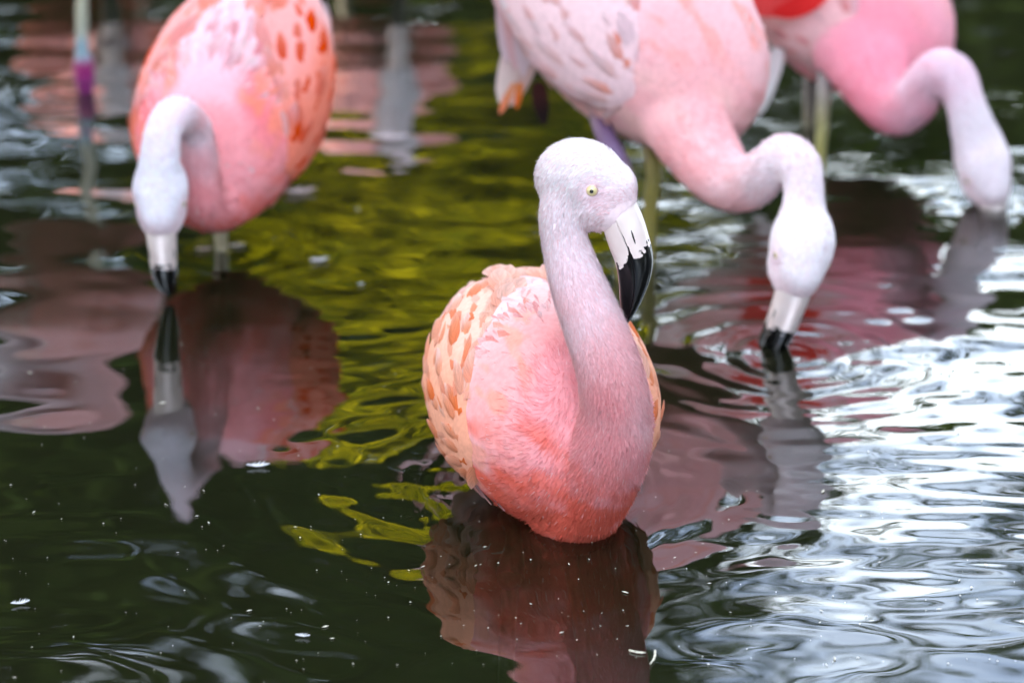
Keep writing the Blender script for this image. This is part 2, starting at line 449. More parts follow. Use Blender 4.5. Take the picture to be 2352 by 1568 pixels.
# ------------------------------------------------------------------ trees and shrubs round the pond, the side ones added to block light
def leaves(C, sizes, mat):
    n = len(C)
    a = unit(rng.normal(size=(n, 3))); b = unit(np.cross(a, rng.normal(size=(n, 3))))
    s = sizes[:, None]
    V = np.stack([C - a * s, C + b * s * 0.45, C + a * s, C - b * s * 0.45], 1).reshape(-1, 3)
    F = np.arange(n * 4).reshape(-1, 4)
    return mesh_from('leaves', V, F, mat, smooth=False)
def tree(name, x, y, blobs, nleaf, leaf, mat, label, cat, trunk_r=0.12, base_z=0.3, group=None):
    """blobs: (dx,dy,z,rx,rz) foliage masses; every mass is filled with leaf clumps on twigs"""
    root = empty(name, (x, y, base_z)); tag(root, label, cat, group)
    top = max(b[2] for b in blobs)
    P = spline([(0, 0, -0.2), (rng.normal(0, .06), rng.normal(0, .06), top * 0.35), (rng.normal(0, .12), rng.normal(0, .12), top * 0.95 - base_z)], 10)
    parts = [tube(P, np.linspace(trunk_r, trunk_r * 0.3, 10), 9)]
    for (dx, dy, z, rx, rz) in blobs:
        z0 = max(0.2, (z - base_z) * 0.55)
        st = P[int(np.clip(z0 / max(P[-1, 2], .1) * 9, 0, 9))]
        parts.append(tube(spline([st, (dx * .5, dy * .5, (z - base_z) * 0.8), (dx, dy, z - base_z)], 7), np.linspace(trunk_r * .5, trunk_r * .12, 7), 6))
    tv, tf = merge(parts)
    obj('trunk', mesh_from('trunk', tv, tf, M['bark']), root)
    tot = sum(b[3] ** 2 * b[4] for b in blobs)
    C = []
    for (dx, dy, z, rx, rz) in blobs:
        n = int(nleaf * rx * rx * rz / tot)
        k = max(6, n // 45)
        cl = unit(rng.normal(size=(k, 3))) * (rng.random((k, 1)) ** 0.4)
        cl = cl * [rx, rx, rz] + [dx, dy, z - base_z]
        idx = rng.integers(0, k, n)
        C.append(cl[idx] + rng.normal(size=(n, 3)) * [rx * .16, rx * .16, rz * .13])
    C = np.vstack(C)
    obj('crown', leaves(C, leaf * rng.uniform(0.6, 1.3, len(C)), mat), root)
    return root
tree('golden_shrub', -0.42, 11.3, [(0, 0, 2.35, .75, .7), (-.5, .3, 2.0, .5, .6), (.6, .2, 2.2, .5, .6), (.1, -.2, 1.7, .7, .5), (.1, .3, 3.0, .55, .45), (-.25, 0, 2.8, .5, .4)], 7000, .065, M['leaf_sunlit'],
     'yellow green sunlit shrub on the far bank, mirrored beside the floating flamingo', 'shrub', .06)
tree('dark_shrub', -2.3, 10.9, [(0, 0, 1.5, 1.0, 1.1), (.8, .1, 1.1, .8, .8), (-.9, .2, 1.7, 1.0, 1.2), (.1, .2, 2.7, .8, .7), (1.7, -.2, .9, .8, .7)], 14000, .07, M['leaf_dark'],
     'dark brownish shrub on the far bank beside the golden one', 'shrub', .08)
tree('dark_tree', -3.0, 13.2, [(0, 0, 4.5, 1.9, 1.8), (1.3, 0, 5.6, 1.6, 1.5), (-1.2, .2, 3.2, 1.5, 1.4), (1.2, -.4, 3.4, 1.2, 1.2), (0, 0, 7, 1.7, 1.5)], 21000, .095, M['leaf_dark'],
     'tall dark leafy tree behind the golden shrub across the pond', 'tree', .2)
tree('dark_tree', 0.0, 16.5, [(0, 0, 6.2, 1.7, 1.7), (-1.5, 0, 5.0, 1.6, 1.5), (.9, 0, 4.3, 1.1, 1.1), (-.3, 0, 8.0, 1.5, 1.3), (-.8, 0, 3.2, 1.4, 1.2)], 15000, .105, M['leaf_dark'],
     'slender dark tree furthest back on the far bank', 'tree', .2)
tree('dark_shrub', 1.9, 11.8, [(0, 0, 1.5, 1.2, 1.0), (1.2, .2, 1.6, 1.1, 1.0), (-.7, .2, 1.3, .9, .8), (.4, 0, 2.1, .9, .6), (2.3, 0, 1.7, 1.2, .9), (1.3, .5, 1.9, 1.0, .7)], 18000, .08, M['leaf_dark'],
     'low dark evergreen shrub on the far bank below the open sky', 'shrub', .08)
tree('bank_shrub', -3.2, 10.6, [(0, 0, 1.1, 1.1, .8), (1.2, .2, .9, .9, .6), (-1.3, .2, 1.3, 1.1, .9)], 7000, .06, M['leaf_mid'],
     'broad mid green shrub at the foot of the tall dark tree', 'shrub', .06)
tree('airy_tree', 3.3, 14.2, [(0, 0, 4.6, 1.0, .8), (-1.0, 0, 5.6, .8, .6), (.9, 0, 5.8, .9, .7), (-.2, 0, 6.8, .9, .7)], 2600, .08, M['leaf_dark'],
     'thin airy tree with gaps of sky between its branches', 'tree', .1)
tree('added_shade_tree', -5.6, 3.6, [(0.9, -.1, 4.0, 1.7, 1.5), (1.2, 1.2, 5.0, 1.7, 1.2), (1.3, -1.4, 5.2, 1.7, 1.2), (-.8, .3, 5.0, 1.9, 1.6), (.6, 0, 6.6, 2.0, 1.2), (3.0, .4, 6.4, 1.7, .8), (3.0, 3.0, 6.4, 1.7, .8), (3.2, -2.4, 6.4, 1.7, .8), (.3, -3.4, 4.0, 2.0, 2.0)], 24000, .18, M['leaf_mid'],  # unseen, added to keep sun and overhead sky off the birds
     'unseen spreading tree added on the sunward bank to shade the birds', 'tree', .22)
tree('added_canopy_tree', 6.2, 4.0, [(-1.2, 0, 4.4, 1.9, 1.7), (-1.6, 1.6, 5.6, 1.9, 1.3), (-2.0, -1.6, 5.8, 1.9, 1.3), (.3, 0, 3.2, 1.8, 1.4), (-3.8, .2, 6.6, 1.8, .9), (0, 0, 6.6, 2.0, 1.2), (-4.0, 3.0, 7.0, 1.8, .8), (-4.0, -2.6, 6.6, 1.8, .8), (-.5, -3.6, 4.2, 2.0, 2.0)], 22000, .18, M['leaf_mid'],  # unseen, added to close off skylight above the pond
     'unseen spreading tree added opposite the sun to block skylight over the pond', 'tree', .25)
for i, (x, y, lab) in enumerate(((-6.3, 2.0, 'unseen hedge added under the spreading tree on the sunward bank to block low light'), (-6.6, 6.6, 'unseen hedge added further along the sunward bank to block low light'), (6.6, 2.2, 'unseen hedge added under the tree opposite the sun to block low light'),
                    (6.8, 7.0, 'unseen hedge added further along the bank opposite the sun to block low light'), (-3.6, -2.6, 'unseen hedge added left of the viewing spot to block low light'), (3.8, -2.4, 'unseen hedge added right of the viewing spot to block low light'))):
    tree('added_hedge', x, y, [(0, 0, 1.2, 1.3, 1.1), (1.3, .5, 1.3, 1.2, 1.1), (-1.3, -.4, 1.2, 1.2, 1.1), (.2, 1.4, 1.4, 1.2, 1.2), (-.2, -1.4, 1.3, 1.2, 1.2), (0, 0, 2.5, 1.3, .8)], 6000, .15, M['leaf_dark'], lab, 'shrub', .08)  # unseen, added to block low skylight and darken the birds' undersides

# ------------------------------------------------------------------ flamingos
TORSO = np.array([  # x, zc, half width, up, down
    (.205, -.012, .012, .018, .018), (.19, -.010, .048, .05, .052), (.155, -.006, .082, .083, .088), (.09, 0, .108, .110, .118),
    (.02, 0, .117, .121, .125), (-.06, .005, .112, .113, .110), (-.14, .010, .090, .092, .082), (-.21, .012, .055, .062, .046), (-.27, .008, .018, .025, .014)])
WING = np.array([   # x, centre angle, half angle (degrees up from the side), thickness
    (.120, -4, 6, .002), (.105, 0, 24, .006), (.06, 10, 44, .008), (.0, 18, 54, .009), (-.08, 26, 54, .009), (-.16, 36, 48, .009), (-.23, 50, 38, .008), (-.30, 62, 24, .006), (-.335, 66, 8, .003)])
def torso_rings(w_s=1.0, n=28):
    S = spline(TORSO, 26); R = []
    a = np.linspace(0, 2 * np.pi, n, endpoint=False)
    for x, zc, w, hu, hd in S:
        w, hu, hd = max(w, .004), max(hu, .004), max(hd, .004)
        sn, cs = np.sin(a), np.cos(a)
        y = w * w_s * cs * (1 - 0.18 * np.maximum(0, -sn) ** 1.6)
        z = zc + np.where(sn > 0, hu, hd) * sn
        R.append(np.stack([np.full(n, x), y, z], -1))
    return R
def wing_point(x, th, side):
    x = np.asarray(x, float); th = np.asarray(th, float)
    pc, ph_, tk = [np.interp(-x, -WING[:, 0], WING[:, i]) for i in (1, 2, 3)]
    zc, w, hu, hd = [np.interp(-x, -TORSO[:, 0], TORSO[:, i]) for i in (1, 2, 3, 4)]
    w, hu, hd = np.maximum(w, .042), np.maximum(hu, .040), np.maximum(hd, .03)
    outer = np.cos(th) >= 0
    q = np.where(outer, np.sin(th), np.sin(th))
    phi = np.radians(pc + ph_ * q)
    off = np.where(outer, -.004 + (tk + .004) * np.abs(np.cos(th)) ** 0.8, -.010 * np.abs(np.cos(th)))
    cs, sn = np.cos(phi), np.sin(phi)
    y = (w + off) * cs; z = zc + (np.where(sn > 0, hu, hd) + off) * sn
    return np.stack([x + 0 * th, side * y, z + 0 * x], -1)
def wing_rings(side, n=20):
    a = np.linspace(0, 2 * np.pi, n, endpoint=False)
    return [wing_point(np.full(n, x), a, side) for x in np.linspace(WING[0, 0], WING[-1, 0], 22)]

def feather_blade(L, W, nu=5, curl=0.10, point=0.6):
    """blade in its own frame: tip along +Y, face up +Z"""
    u = np.linspace(0, 1, nu)
    w = W * 0.5 * np.clip(np.sin(np.pi * (0.06 + 0.94 * u) ** 0.75), 0, None) ** point
    w[-1] = W * 0.03
    V = []; 
    for i in range(nu):
        for v in (-1, 0, 1):
            V.append((v * w[i], u[i] * L, -curl * L * u[i] ** 2 - abs(v) * w[i] * 0.22))
    F = []
    for i in range(nu - 1):
        for j in (0, 1):
            F.append((i * 3 + j, i * 3 + j + 1, i * 3 + j + 4, i * 3 + j + 3))
    return np.array(V), F, np.repeat(u, 3)

def sample_surface(V, F, n, weight=None):
    T = []
    for f in F:
        T.append((f[0], f[1], f[2]))
        if len(f) == 4: T.append((f[0], f[2], f[3]))
    T = np.array(T); A, B, C = V[T[:, 0]], V[T[:, 1]], V[T[:, 2]]
    nn = np.cross(B - A, C - A); ar = np.linalg.norm(nn, axis=1)
    p = ar.copy()
    if weight is not None: p = p * weight((A + B + C) / 3)
    idx = rng.choice(len(T), n, p=p / p.sum())
    r1, r2 = np.sqrt(rng.random(n))[:, None], rng.random(n)[:, None]
    P = A[idx] * (1 - r1) + B[idx] * (r1 * (1 - r2)) + C[idx] * (r1 * r2)
    return P, T[idx]
def vert_normals(V, F):
    Nn = np.zeros_like(V)
    Fq = np.array([f if len(f) == 4 else (f[0], f[1], f[2], f[2]) for f in F])
    n = np.cross(V[Fq[:, 2]] - V[Fq[:, 0]], V[Fq[:, 3]] - V[Fq[:, 1]])
    for k in range(4): np.add.at(Nn, Fq[:, k], n)
    return unit(Nn)

# bill profile in the head's own side plane (forward, up), origin midway between the eyes
CULMEN = np.array([(.045, -.013), (.056, -.033), (.064, -.054), (.0695, -.074), (.0675, -.098), (.058, -.127), (.0490, -.1440)])
KEEL = np.array([(.019, -.050), (.0255, -.067), (.0335, -.085), (.0375, -.106), (.0395, -.126), (.0420, -.141), (.0460, -.1475)])
HALFW = np.array([.0185, .0172, .0164, .0155, .0135, .0098, .0048])
def build_bill(E, Fw, Up, La, base, root, sc_=1.0):
    n = 26
    S = spline(np.hstack([CULMEN, KEEL, HALFW[:, None]]), n)
    t = np.linspace(0, 1, n)
    split = 0.46 - 0.10 * t
    for name, up in (('upper_bill', True), ('lower_bill', False)):
        R = []; al = []
        for i in range(n):
            c, k, w = S[i, :2], S[i, 2:4], S[i, 4]
            ax = k - c; D = np.linalg.norm(ax)
            if up: a0, a1 = 0.0, split[i]
            else: a0, a1 = split[i] + 0.0011 / D, 1.0
            m = 18
            pts = []
            s = np.linspace(0, 1, m // 2)
            q = a0 + (a1 - a0) * (1 - np.cos(s * np.pi)) / 2
            if up: half = w * np.sqrt(np.clip(1 - ((q - a1) / (a1 - a0)) ** 2, 0, 1)) ** 0.85
            else: half = w * 0.97 * np.sqrt(np.clip(1 - ((q - a0) / (a1 - a0)) ** 2, 0, 1)) ** 0.7
            ring = [(q[j], half[j]) for j in range(len(q))] + [(q[j], -half[j]) for j in range(len(q) - 1, -1, -1)]
            for qq, hw in ring:
                p2 = c + ax * qq
                pts.append(E + sc_ * (Fw * p2[0] + Up * p2[1] + La * hw))
                gape = 0.30 * math.exp(-abs(qq - split[i]) / 0.025) * min(1, t[i] * 6)
                al.append(t[i] + gape)
            R.append(np.array(pts))
        Vv, Ff = rings(R)
        al += [0.0, 1.0]
        obj(name, mesh_from(name, Vv - base, Ff, M['bill'], extra={'along': al}), root)
        if up:                                  # nostril slits on both flanks of the upper bill
            i0 = 6; c, k, w = S[i0, :2], S[i0, 2:4], S[i0, 4]
            dirv = unit(S[i0 + 2, :2] - S[i0 - 2, :2]); nv = np.array([-dirv[1], dirv[0]])
            for sg in (-1, 1):
                pc = c + (k - c) * .22
                hw = w * math.sqrt(1 - ((.22 - split[i0]) / split[i0]) ** 2) ** .85
                cc_ = E + sc_ * (Fw * pc[0] + Up * pc[1] + La * sg * (hw - .0002))
                v_, f_ = ellipsoid(cc_, (Fw * dirv[0] + Up * dirv[1], unit(Fw * nv[0] + Up * nv[1] + La * sg * .5), unit(La * sg - (Fw * nv[0] + Up * nv[1]) * .5)), (.0075 * sc_, .0009, .0010), 10, 8)
                obj('nostril', mesh_from('nostril', v_ - base, f_, M['pupil']), root)

def flamingo(spec):
    base = np.asarray(spec['base'], float)
    root = empty('flamingo', base)
    tag(root, spec['label'], 'flamingo', spec.get('group'))
    yaw, pit, roll = [math.radians(a) for a in spec['torso_rot']]
    # heading: yaw 0 faces the camera (-Y); positive turns towards +X; pitch positive lowers the breast
    fx = np.array([math.sin(yaw) * math.cos(pit), -math.cos(yaw) * math.cos(pit), -math.sin(pit)])
    ly = unit(np.cross([0, 0, 1], fx)); uz = np.cross(fx, ly)
    ly, uz = ly * math.cos(roll) + uz * math.sin(roll), uz * math.cos(roll) - ly * math.sin(roll)
    Rm = np.stack([fx, ly, uz], 0); C = np.asarray(spec['torso'], float); S = spec.get('scale', 1.0)
    sxyz = np.asarray(spec.get('stretch', (1, 1, 1)), float) * S
    to_w = lambda P: C + (np.asarray(P) * sxyz) @ Rm
    to_l = lambda P: ((np.asarray(P) - C) @ Rm.T) / sxyz
    parts = [rings([to_w(r) for r in torso_rings()])]
    neck = np.asarray(spec['neck'], float)              # rows x,y,z,r from body to head
    NK = spline(neck, 60)
    parts.append(tube(NK[:, :3], NK[:, 3], 20))
    E, Fw, Up = np.asarray(spec['eyes'], float), unit(spec['fwd']), np.asarray(spec['up'], float)
    Up = unit(Up - Fw * (Up @ Fw)); La = np.cross(Fw, Up); hs = spec.get('head', 1.0)
    H = lambda u, v, l=0: E + hs * (Fw * u + Up * v + La * l)
    ax = (Fw, La, Up)
    parts += [ellipsoid(H(-.012, .001), ax, np.array([.051, .0370, .0445]) * hs),
              ellipsoid(H(.004, -.022), ax, np.array([.042, .0335, .030]) * hs),
              ellipsoid(H(.018, -.004), ax, np.array([.033, .0270, .032]) * hs)]
    rr = []                                             # face tapering into the bill base
    a = np.linspace(0, 2 * np.pi, 18, endpoint=False)
    for k in np.linspace(0, 1, 6):
        cu, cv = .006 + .031 * k, -.014 - .020 * k
        hd, hw = .036 - .0105 * k, .031 - .0105 * k
        ang = math.radians(-38 * k)
        dx, dy = math.sin(-ang), math.cos(-ang)
        rr.append(np.array([H(cu + hd * math.sin(b) * dx, cv + hd * math.sin(b) * dy, hw * math.cos(b)) for b in a]))
    parts.append(rings(rr))
    for th in spec.get('thighs', []):
        Q = spline(np.asarray(th, float), 12); parts.append(tube(Q[:, :3], Q[:, 3], 12))
    V, F = remesh(*merge(parts), spec.get('voxel', .005), spec.get('smooth', 14))
    NV = vert_normals(V, F)
    cen = V.mean(0)
    if (np.sum((V - cen) * NV, 1)).mean() < 0: NV = -NV
    # --- spine used for feather flow and colour: head -> neck -> breast -> tail
    tail = to_w([[.12, 0, 0], [.05, 0, .01], [-.03, 0, .01], [-.12, 0, .012], [-.2, 0, .012], [-.27, 0, .01]])
    sp = np.vstack([H(.04, -.03)[None], H(.015, -.01)[None], NK[::-1, :3], tail])
    spr = np.concatenate([[.03 * hs, .04 * hs], NK[::-1, 3], [.10 * S, .115 * S, .115 * S, .10 * S, .06 * S, .03 * S]])
    arc = np.concatenate([[-.2, -.1], np.linspace(0, 1, 60), np.linspace(1.1, 2, 6)])   # 0..1 along the neck, 1..2 along the body
    tg = unit(np.gradient(sp, axis=0))
    def flow(P, Nr):
        d = np.linalg.norm(P[:, None] - sp[None], axis=2) / spr[None] ** 0.6
        w = np.exp(-(d - d.min(1, keepdims=True)) * 9)
        w /= w.sum(1, keepdims=True)
        t = w @ tg; ar = w @ arc
        L = to_l(P)
        body = sstep(.9, 1.2, ar)[:, None]
        bk = -fx + (-uz) * 0.35 * sstep(.02, .16, L[:, 0])[:, None] + np.sign(L[:, 1:2]) * ly * 0.5 * sstep(.05, .17, L[:, 0:1])
        t = t * (1 - body) + bk * body
        t = t - Nr * np.sum(t * Nr, 1, keepdims=True)
        return unit(t + 1e-6), ar, L
    pal = spec['pal']
    def colour(P, ar, L, jit=0.0, seed=3, wfrac=.16):
        Ls = L * np.array([.45, 1, .8]); n1 = vnoise(L, 9, 11); n2 = vnoise(Ls, 26, 12); n3 = vnoise(Ls, 60, 13)
        t = ar + 0.05 * n1
        c = mixc(pal['head'], pal['neck_up'], sstep(.02, .35, t))
        c = mixc(c, pal['neck_low'], sstep(.30, .78, t + .05 * n2))
        top = sstep(-.03, .07, L[:, 2] + .015 * n1)                       # back against breast
        front = sstep(.0, .12, L[:, 0] + .02 * n1)
        side = sstep(.05, .1, np.abs(L[:, 1]))
        cb = mixc(pal['flank'], pal['back'], top)
        cb = mixc(cb, pal['breast_up'], front * sstep(-.06, .04, L[:, 2] + .02 * n2))
        cb = mixc(cb, pal['breast_low'], sstep(.02, .11, L[:, 0]) * sstep(.02, -.07, L[:, 2] + .02 * n2) * sstep(.125, .07, np.abs(L[:, 1]) + .015 * n2))
        cb = mixc(cb, pal['belly'], sstep(-.02, -.10, L[:, 0]) * sstep(-.0, -.06, L[:, 2]))
        cb = mixc(cb, pal['patch'], np.clip(sstep(.35, 1.2, n2 + .5 * n3) * pal.get('patchy', .7), 0, 1) * (0.35 + .65 * np.maximum(top * side, front)))
        if 'spine' in pal: cb = mixc(cb, pal['spine'], .8 * sstep(.075, .02, np.abs(L[:, 1]) + .012 * n2) * top)
        b = sstep(.88, 1.15, ar)
        c = c * (1 - b[:, None]) + cb * b[:, None]
        c = mixc(c, pal['breast_low'], sstep(.125, .07, np.abs(L[:, 1]) + .015 * n2) * sstep(.035, -.085, L[:, 2] + .030 * n2 + .012 * n3) * sstep(.66, .90, ar) * sstep(-.02, .06, L[:, 0]))
        dbl = np.linalg.norm(P - H(.034, -.033), axis=1)
        c = mixc(c, (.86, .60, .66), .55 * sstep(.050, .027, dbl) * (ar < .4))
        for sg in (-1, 1):
            c = mixc(c, (.86, .58, .66), .45 * sstep(.024, .008, np.linalg.norm(P - H(.013, -.002, sg * .034), axis=1)))
        if jit:
            g = np.random.default_rng(seed); k = g.normal(0, jit, len(P))
            c = np.clip(c * (1 + k[:, None] * np.array([.25, .9, .9])), 0.02, .92)
            wsh = g.random(len(P)) < wfrac
            c[wsh] = mixc(c[wsh], (.88, .72, .74), .38)
        c = c * (1 - .38 * sstep(.016, .002, P[:, 2] + .004 * n3))[:, None]          # soaked plumage at the waterline
        return np.clip(c, 0, .92)
    d0, ar0, L0 = flow(V, NV)
    CV = colour(V, ar0, L0)
    # legs join the body mesh as bare skin
    legv, legf, legc = [], [], []
    off = len(V)
    for lg in spec.get('legs', []):
        Q = spline(np.asarray(lg['path'], float), 44); v, f = tube(Q[:, :3], Q[:, 3], 12)
        cols = spline(np.asarray(lg['cols'], float), 44).clip(0.01, 1) * .55
        legv.append(v); legf += [tuple(i + off for i in q) for q in f]
        legc.append(np.vstack([np.repeat(cols, 12, 0), cols[0:1], cols[-1:]])); off += len(v)
    VA = np.vstack([V] + legv); CA = np.vstack([CV] + legc)
    me = mesh_from('body', VA - base, list(F) + legf, M['skin_plumage'], colors=CA)
    me.materials.append(M['leg'])
    mi = np.zeros(len(me.polygons), np.int32); mi[len(F):] = 1
    me.polygons.foreach_set('material_index', mi)
    obj('body', me, root)
    bvh = BVHTree.FromPolygons(V.tolist(), F)
    # --- eyes
    eyes = []
    for s in (-1, 1):
        loc, nor, _, _ = bvh.ray_cast(Vector(H(.011, .001, s * .08)), Vector(-La * s))
        if loc is None: continue
        loc = np.array(loc); nrm = unit(La * s + Fw * .25 + Up * .05)
        r = .0074 * hs; c = loc - nrm * r * spec.get('eye_in', .85); eyes.append(loc)
        t1 = unit(np.cross(nrm, Up)); t2 = np.cross(nrm, t1)
        Rr, cc = [], []
        for k in np.linspace(0.02, .98, 14):
            ang = k * math.pi; a = np.linspace(0, 2 * np.pi, 18, endpoint=False)
            Rr.append(c + r * (math.cos(ang) * nrm + math.sin(ang) * (np.cos(a)[:, None] * t1 + np.sin(a)[:, None] * t2)))
            col = (.70, .58, .30) if ang < 0.78 else ((.30, .17, .06) if ang < 0.95 else (.72, .45, .42))
            cc += [col] * 18
        cc += [(.7, .58, .3), (.7, .4, .4)]
        v, f = rings(Rr)
        eo = obj('eye', mesh_from('eye', v - base, f, M['iris'], colors=np.array(cc)), root)
        pr = []
        for k in np.linspace(0.03, 1, 5):
            ang = .30 * k
            pr.append(c + r * 1.035 * (math.cos(ang) * nrm + math.sin(ang) * (np.cos(a)[:, None] * t1 + np.sin(a)[:, None] * t2)))
        pr.append(c + r * .9 * (math.cos(.30) * nrm + math.sin(.30) * (np.cos(a)[:, None] * t1 + np.sin(a)[:, None] * t2)))
        v, f = rings(pr)
        obj('pupil', mesh_from('pupil', v - base, f, M['pupil']), eo)
    build_bill(H(-.003, .004), Fw, Up, La, base, root, hs * 1.08)
    # --- contour feathers, many and small: one part
    NF, NZ = spec.get('feathers', 3000), spec.get('fuzz', 12000)
    bill_c = H(.034, -.033)
    def near_face(P): 
        m = np.linalg.norm(P - bill_c, axis=1) < .027 * hs
        for e in eyes: m |= np.linalg.norm(P - e, axis=1) < .0085 * hs
        return m
    if NF:
        P, T = sample_surface(V, F, NF)
        Nr = unit(NV[T].mean(1)); d, ar, L = flow(P, Nr)
        keep = ar > .72
        P, Nr, d, ar, L = P[keep], Nr[keep], d[keep], ar[keep], L[keep]
        col = colour(P, ar, L, spec.get('fjit', .15), 3, spec.get('fpale', .16))
        n = len(P)
        big = sstep(.95, 1.4, ar)
        back_ = sstep(.0, .08, L[:, 2]) * big
        ln = S * spec.get('fsize', 1.0) * (.015 + .013 * big + .018 * back_) * rng.uniform(.75, 1.25, n); wd = ln * rng.uniform(.48, .66, n)
        d = unit(d + .15 * rng.normal(size=(n, 3))); d = unit(d - Nr * np.sum(d * Nr, 1, keepdims=True))
        lift = rng.uniform(.0, .06, n)[:, None]
        dd = unit(d + Nr * lift); sd = np.cross(dd, Nr); nn = np.cross(sd, dd)
        bv, bf, bu = feather_blade(1, 1, 5, .10, .6)
        W = (P - Nr * .001)[:, None] + bv[None, :, 0:1] * wd[:, None, None] * sd[:, None] + bv[None, :, 1:2] * ln[:, None, None] * dd[:, None] + bv[None, :, 2:3] * ln[:, None, None] * nn[:, None]
        cf = col[:, None] * (1.0 + 0 * bu[None, :, None])
        pale = np.array([.88, .80, .82])
        tipw = (sstep(.45, 1, bu) * .30)[None, :, None] * (rng.random(n) < .6)[:, None, None]
        cf = cf * (1 - tipw) + pale * tipw
        edge_ = (np.abs(bv[:, 0]) > 1e-6) * sstep(.1, .5, bu) * .22
        cf = cf * (1 - edge_[None, :, None]) + pale * edge_[None, :, None]
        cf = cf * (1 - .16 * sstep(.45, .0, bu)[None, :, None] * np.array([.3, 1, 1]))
        nrm = unit(Nr[:, None] * 1.0 + nn[:, None] * .7 + sd[:, None] * np.sign(bv[None, :, 0:1]) * .35)
        Fi = np.array(bf)[None] + (np.arange(n) * len(bv))[:, None, None]
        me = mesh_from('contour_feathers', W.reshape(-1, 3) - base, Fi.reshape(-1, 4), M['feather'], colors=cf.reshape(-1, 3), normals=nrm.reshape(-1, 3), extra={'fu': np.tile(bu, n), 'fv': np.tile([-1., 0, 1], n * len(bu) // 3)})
        tag(obj('contour_feathers', me, root), kind='stuff')
    if NZ:
        P, T = sample_surface(V, F, NZ, weight=lambda c: .35 + 2.2 * (np.linalg.norm(c - C, axis=1) > .2 * S))
        Nr = unit(NV[T].mean(1)); d, ar, L = flow(P, Nr)
        k = ~near_face(P) & ((ar < 1.0 + .12 * rng.random(len(P)))); P, Nr, d, ar, L = P[k], Nr[k], d[k], ar[k], L[k]; n = len(P)
        col = colour(P, ar, L, .085, 5, .03)
        ln = np.interp(ar, [-.2, 0, .2, .6, 1, 1.4], [.003, .0050, .0070, .0080, .008, .008]) * rng.uniform(.6, 1.3, n) * spec.get('fuzz_len', 1)
        wd = rng.uniform(.0005, .0011, n) * spec.get('fuzz_wid', 1)
        d = unit(d + .13 * rng.normal(size=(n, 3)))
        dd = unit(d + Nr * rng.uniform(.06, .38, n)[:, None]); sd = unit(np.cross(dd, Nr))
        W = np.stack([P - sd * wd[:, None], P + sd * wd[:, None], P + dd * ln[:, None]], 1)
        cf = np.repeat(col[:, None], 3, 1)
        nrm = np.repeat(unit(Nr + .16 * rng.normal(size=(n, 3)))[:, None], 3, 1)
        me = mesh_from('down_fuzz', W.reshape(-1, 3) - base, np.arange(n * 3).reshape(-1, 3), M['fuzz'], colors=cf.reshape(-1, 3), normals=nrm.reshape(-1, 3))
        tag(obj('down_fuzz', me, root), kind='stuff')
    # --- wings: a shell on each side with its coverts and long feathers as single pieces
    meshes = {}
    def fmesh(key, L_, W_, c0, c1, curl=.16):
        if key not in meshes:
            bv, bf, bu = feather_blade(L_, W_, 6, curl, .55)
            cc = mixc(np.repeat([c0], len(bu), 0), np.repeat([c1], len(bu), 0), sstep(.15, .75, bu))
            cc = mixc(cc, np.repeat([np.asarray(c1) * .45 + np.array([.48, .42, .43])], len(bu), 0), sstep(.6, 1, bu) * .4)
            nr = unit(np.stack([np.sign(bv[:, 0]) * .45, .25 * bu, np.ones(len(bu))], -1))
            meshes[key] = mesh_from('feather', bv, bf, M['wing_feather'], colors=cc, normals=nr, extra={'fu': bu, 'fv': np.tile([-1., 0, 1], len(bu) // 3)})
        return meshes[key]
    for s, cnt in ((1, spec.get('wing_l', 60)), (-1, spec.get('wing_r', 60))):
        v, f = rings([to_w(r) for r in wing_rings(s)])
        if s < 0: f = [tuple(reversed(q)) for q in f]
        lw = to_l(v)
        wc = mixc(np.repeat([pal['covert']], len(v), 0), np.repeat([pal['tertial']], len(v), 0), sstep(-.06, -.18, lw[:, 0]))
        wc = mixc(wc, np.repeat([pal.get('scap', pal['back'])], len(v), 0), sstep(.04, .09, lw[:, 2]))
        wo = obj('wing', mesh_from('wing', v - base, f, M['skin_plumage'], colors=wc), root)
        rows = max(4, int(round(math.sqrt(cnt / 2.2)))); per_ = max(3, cnt // rows)
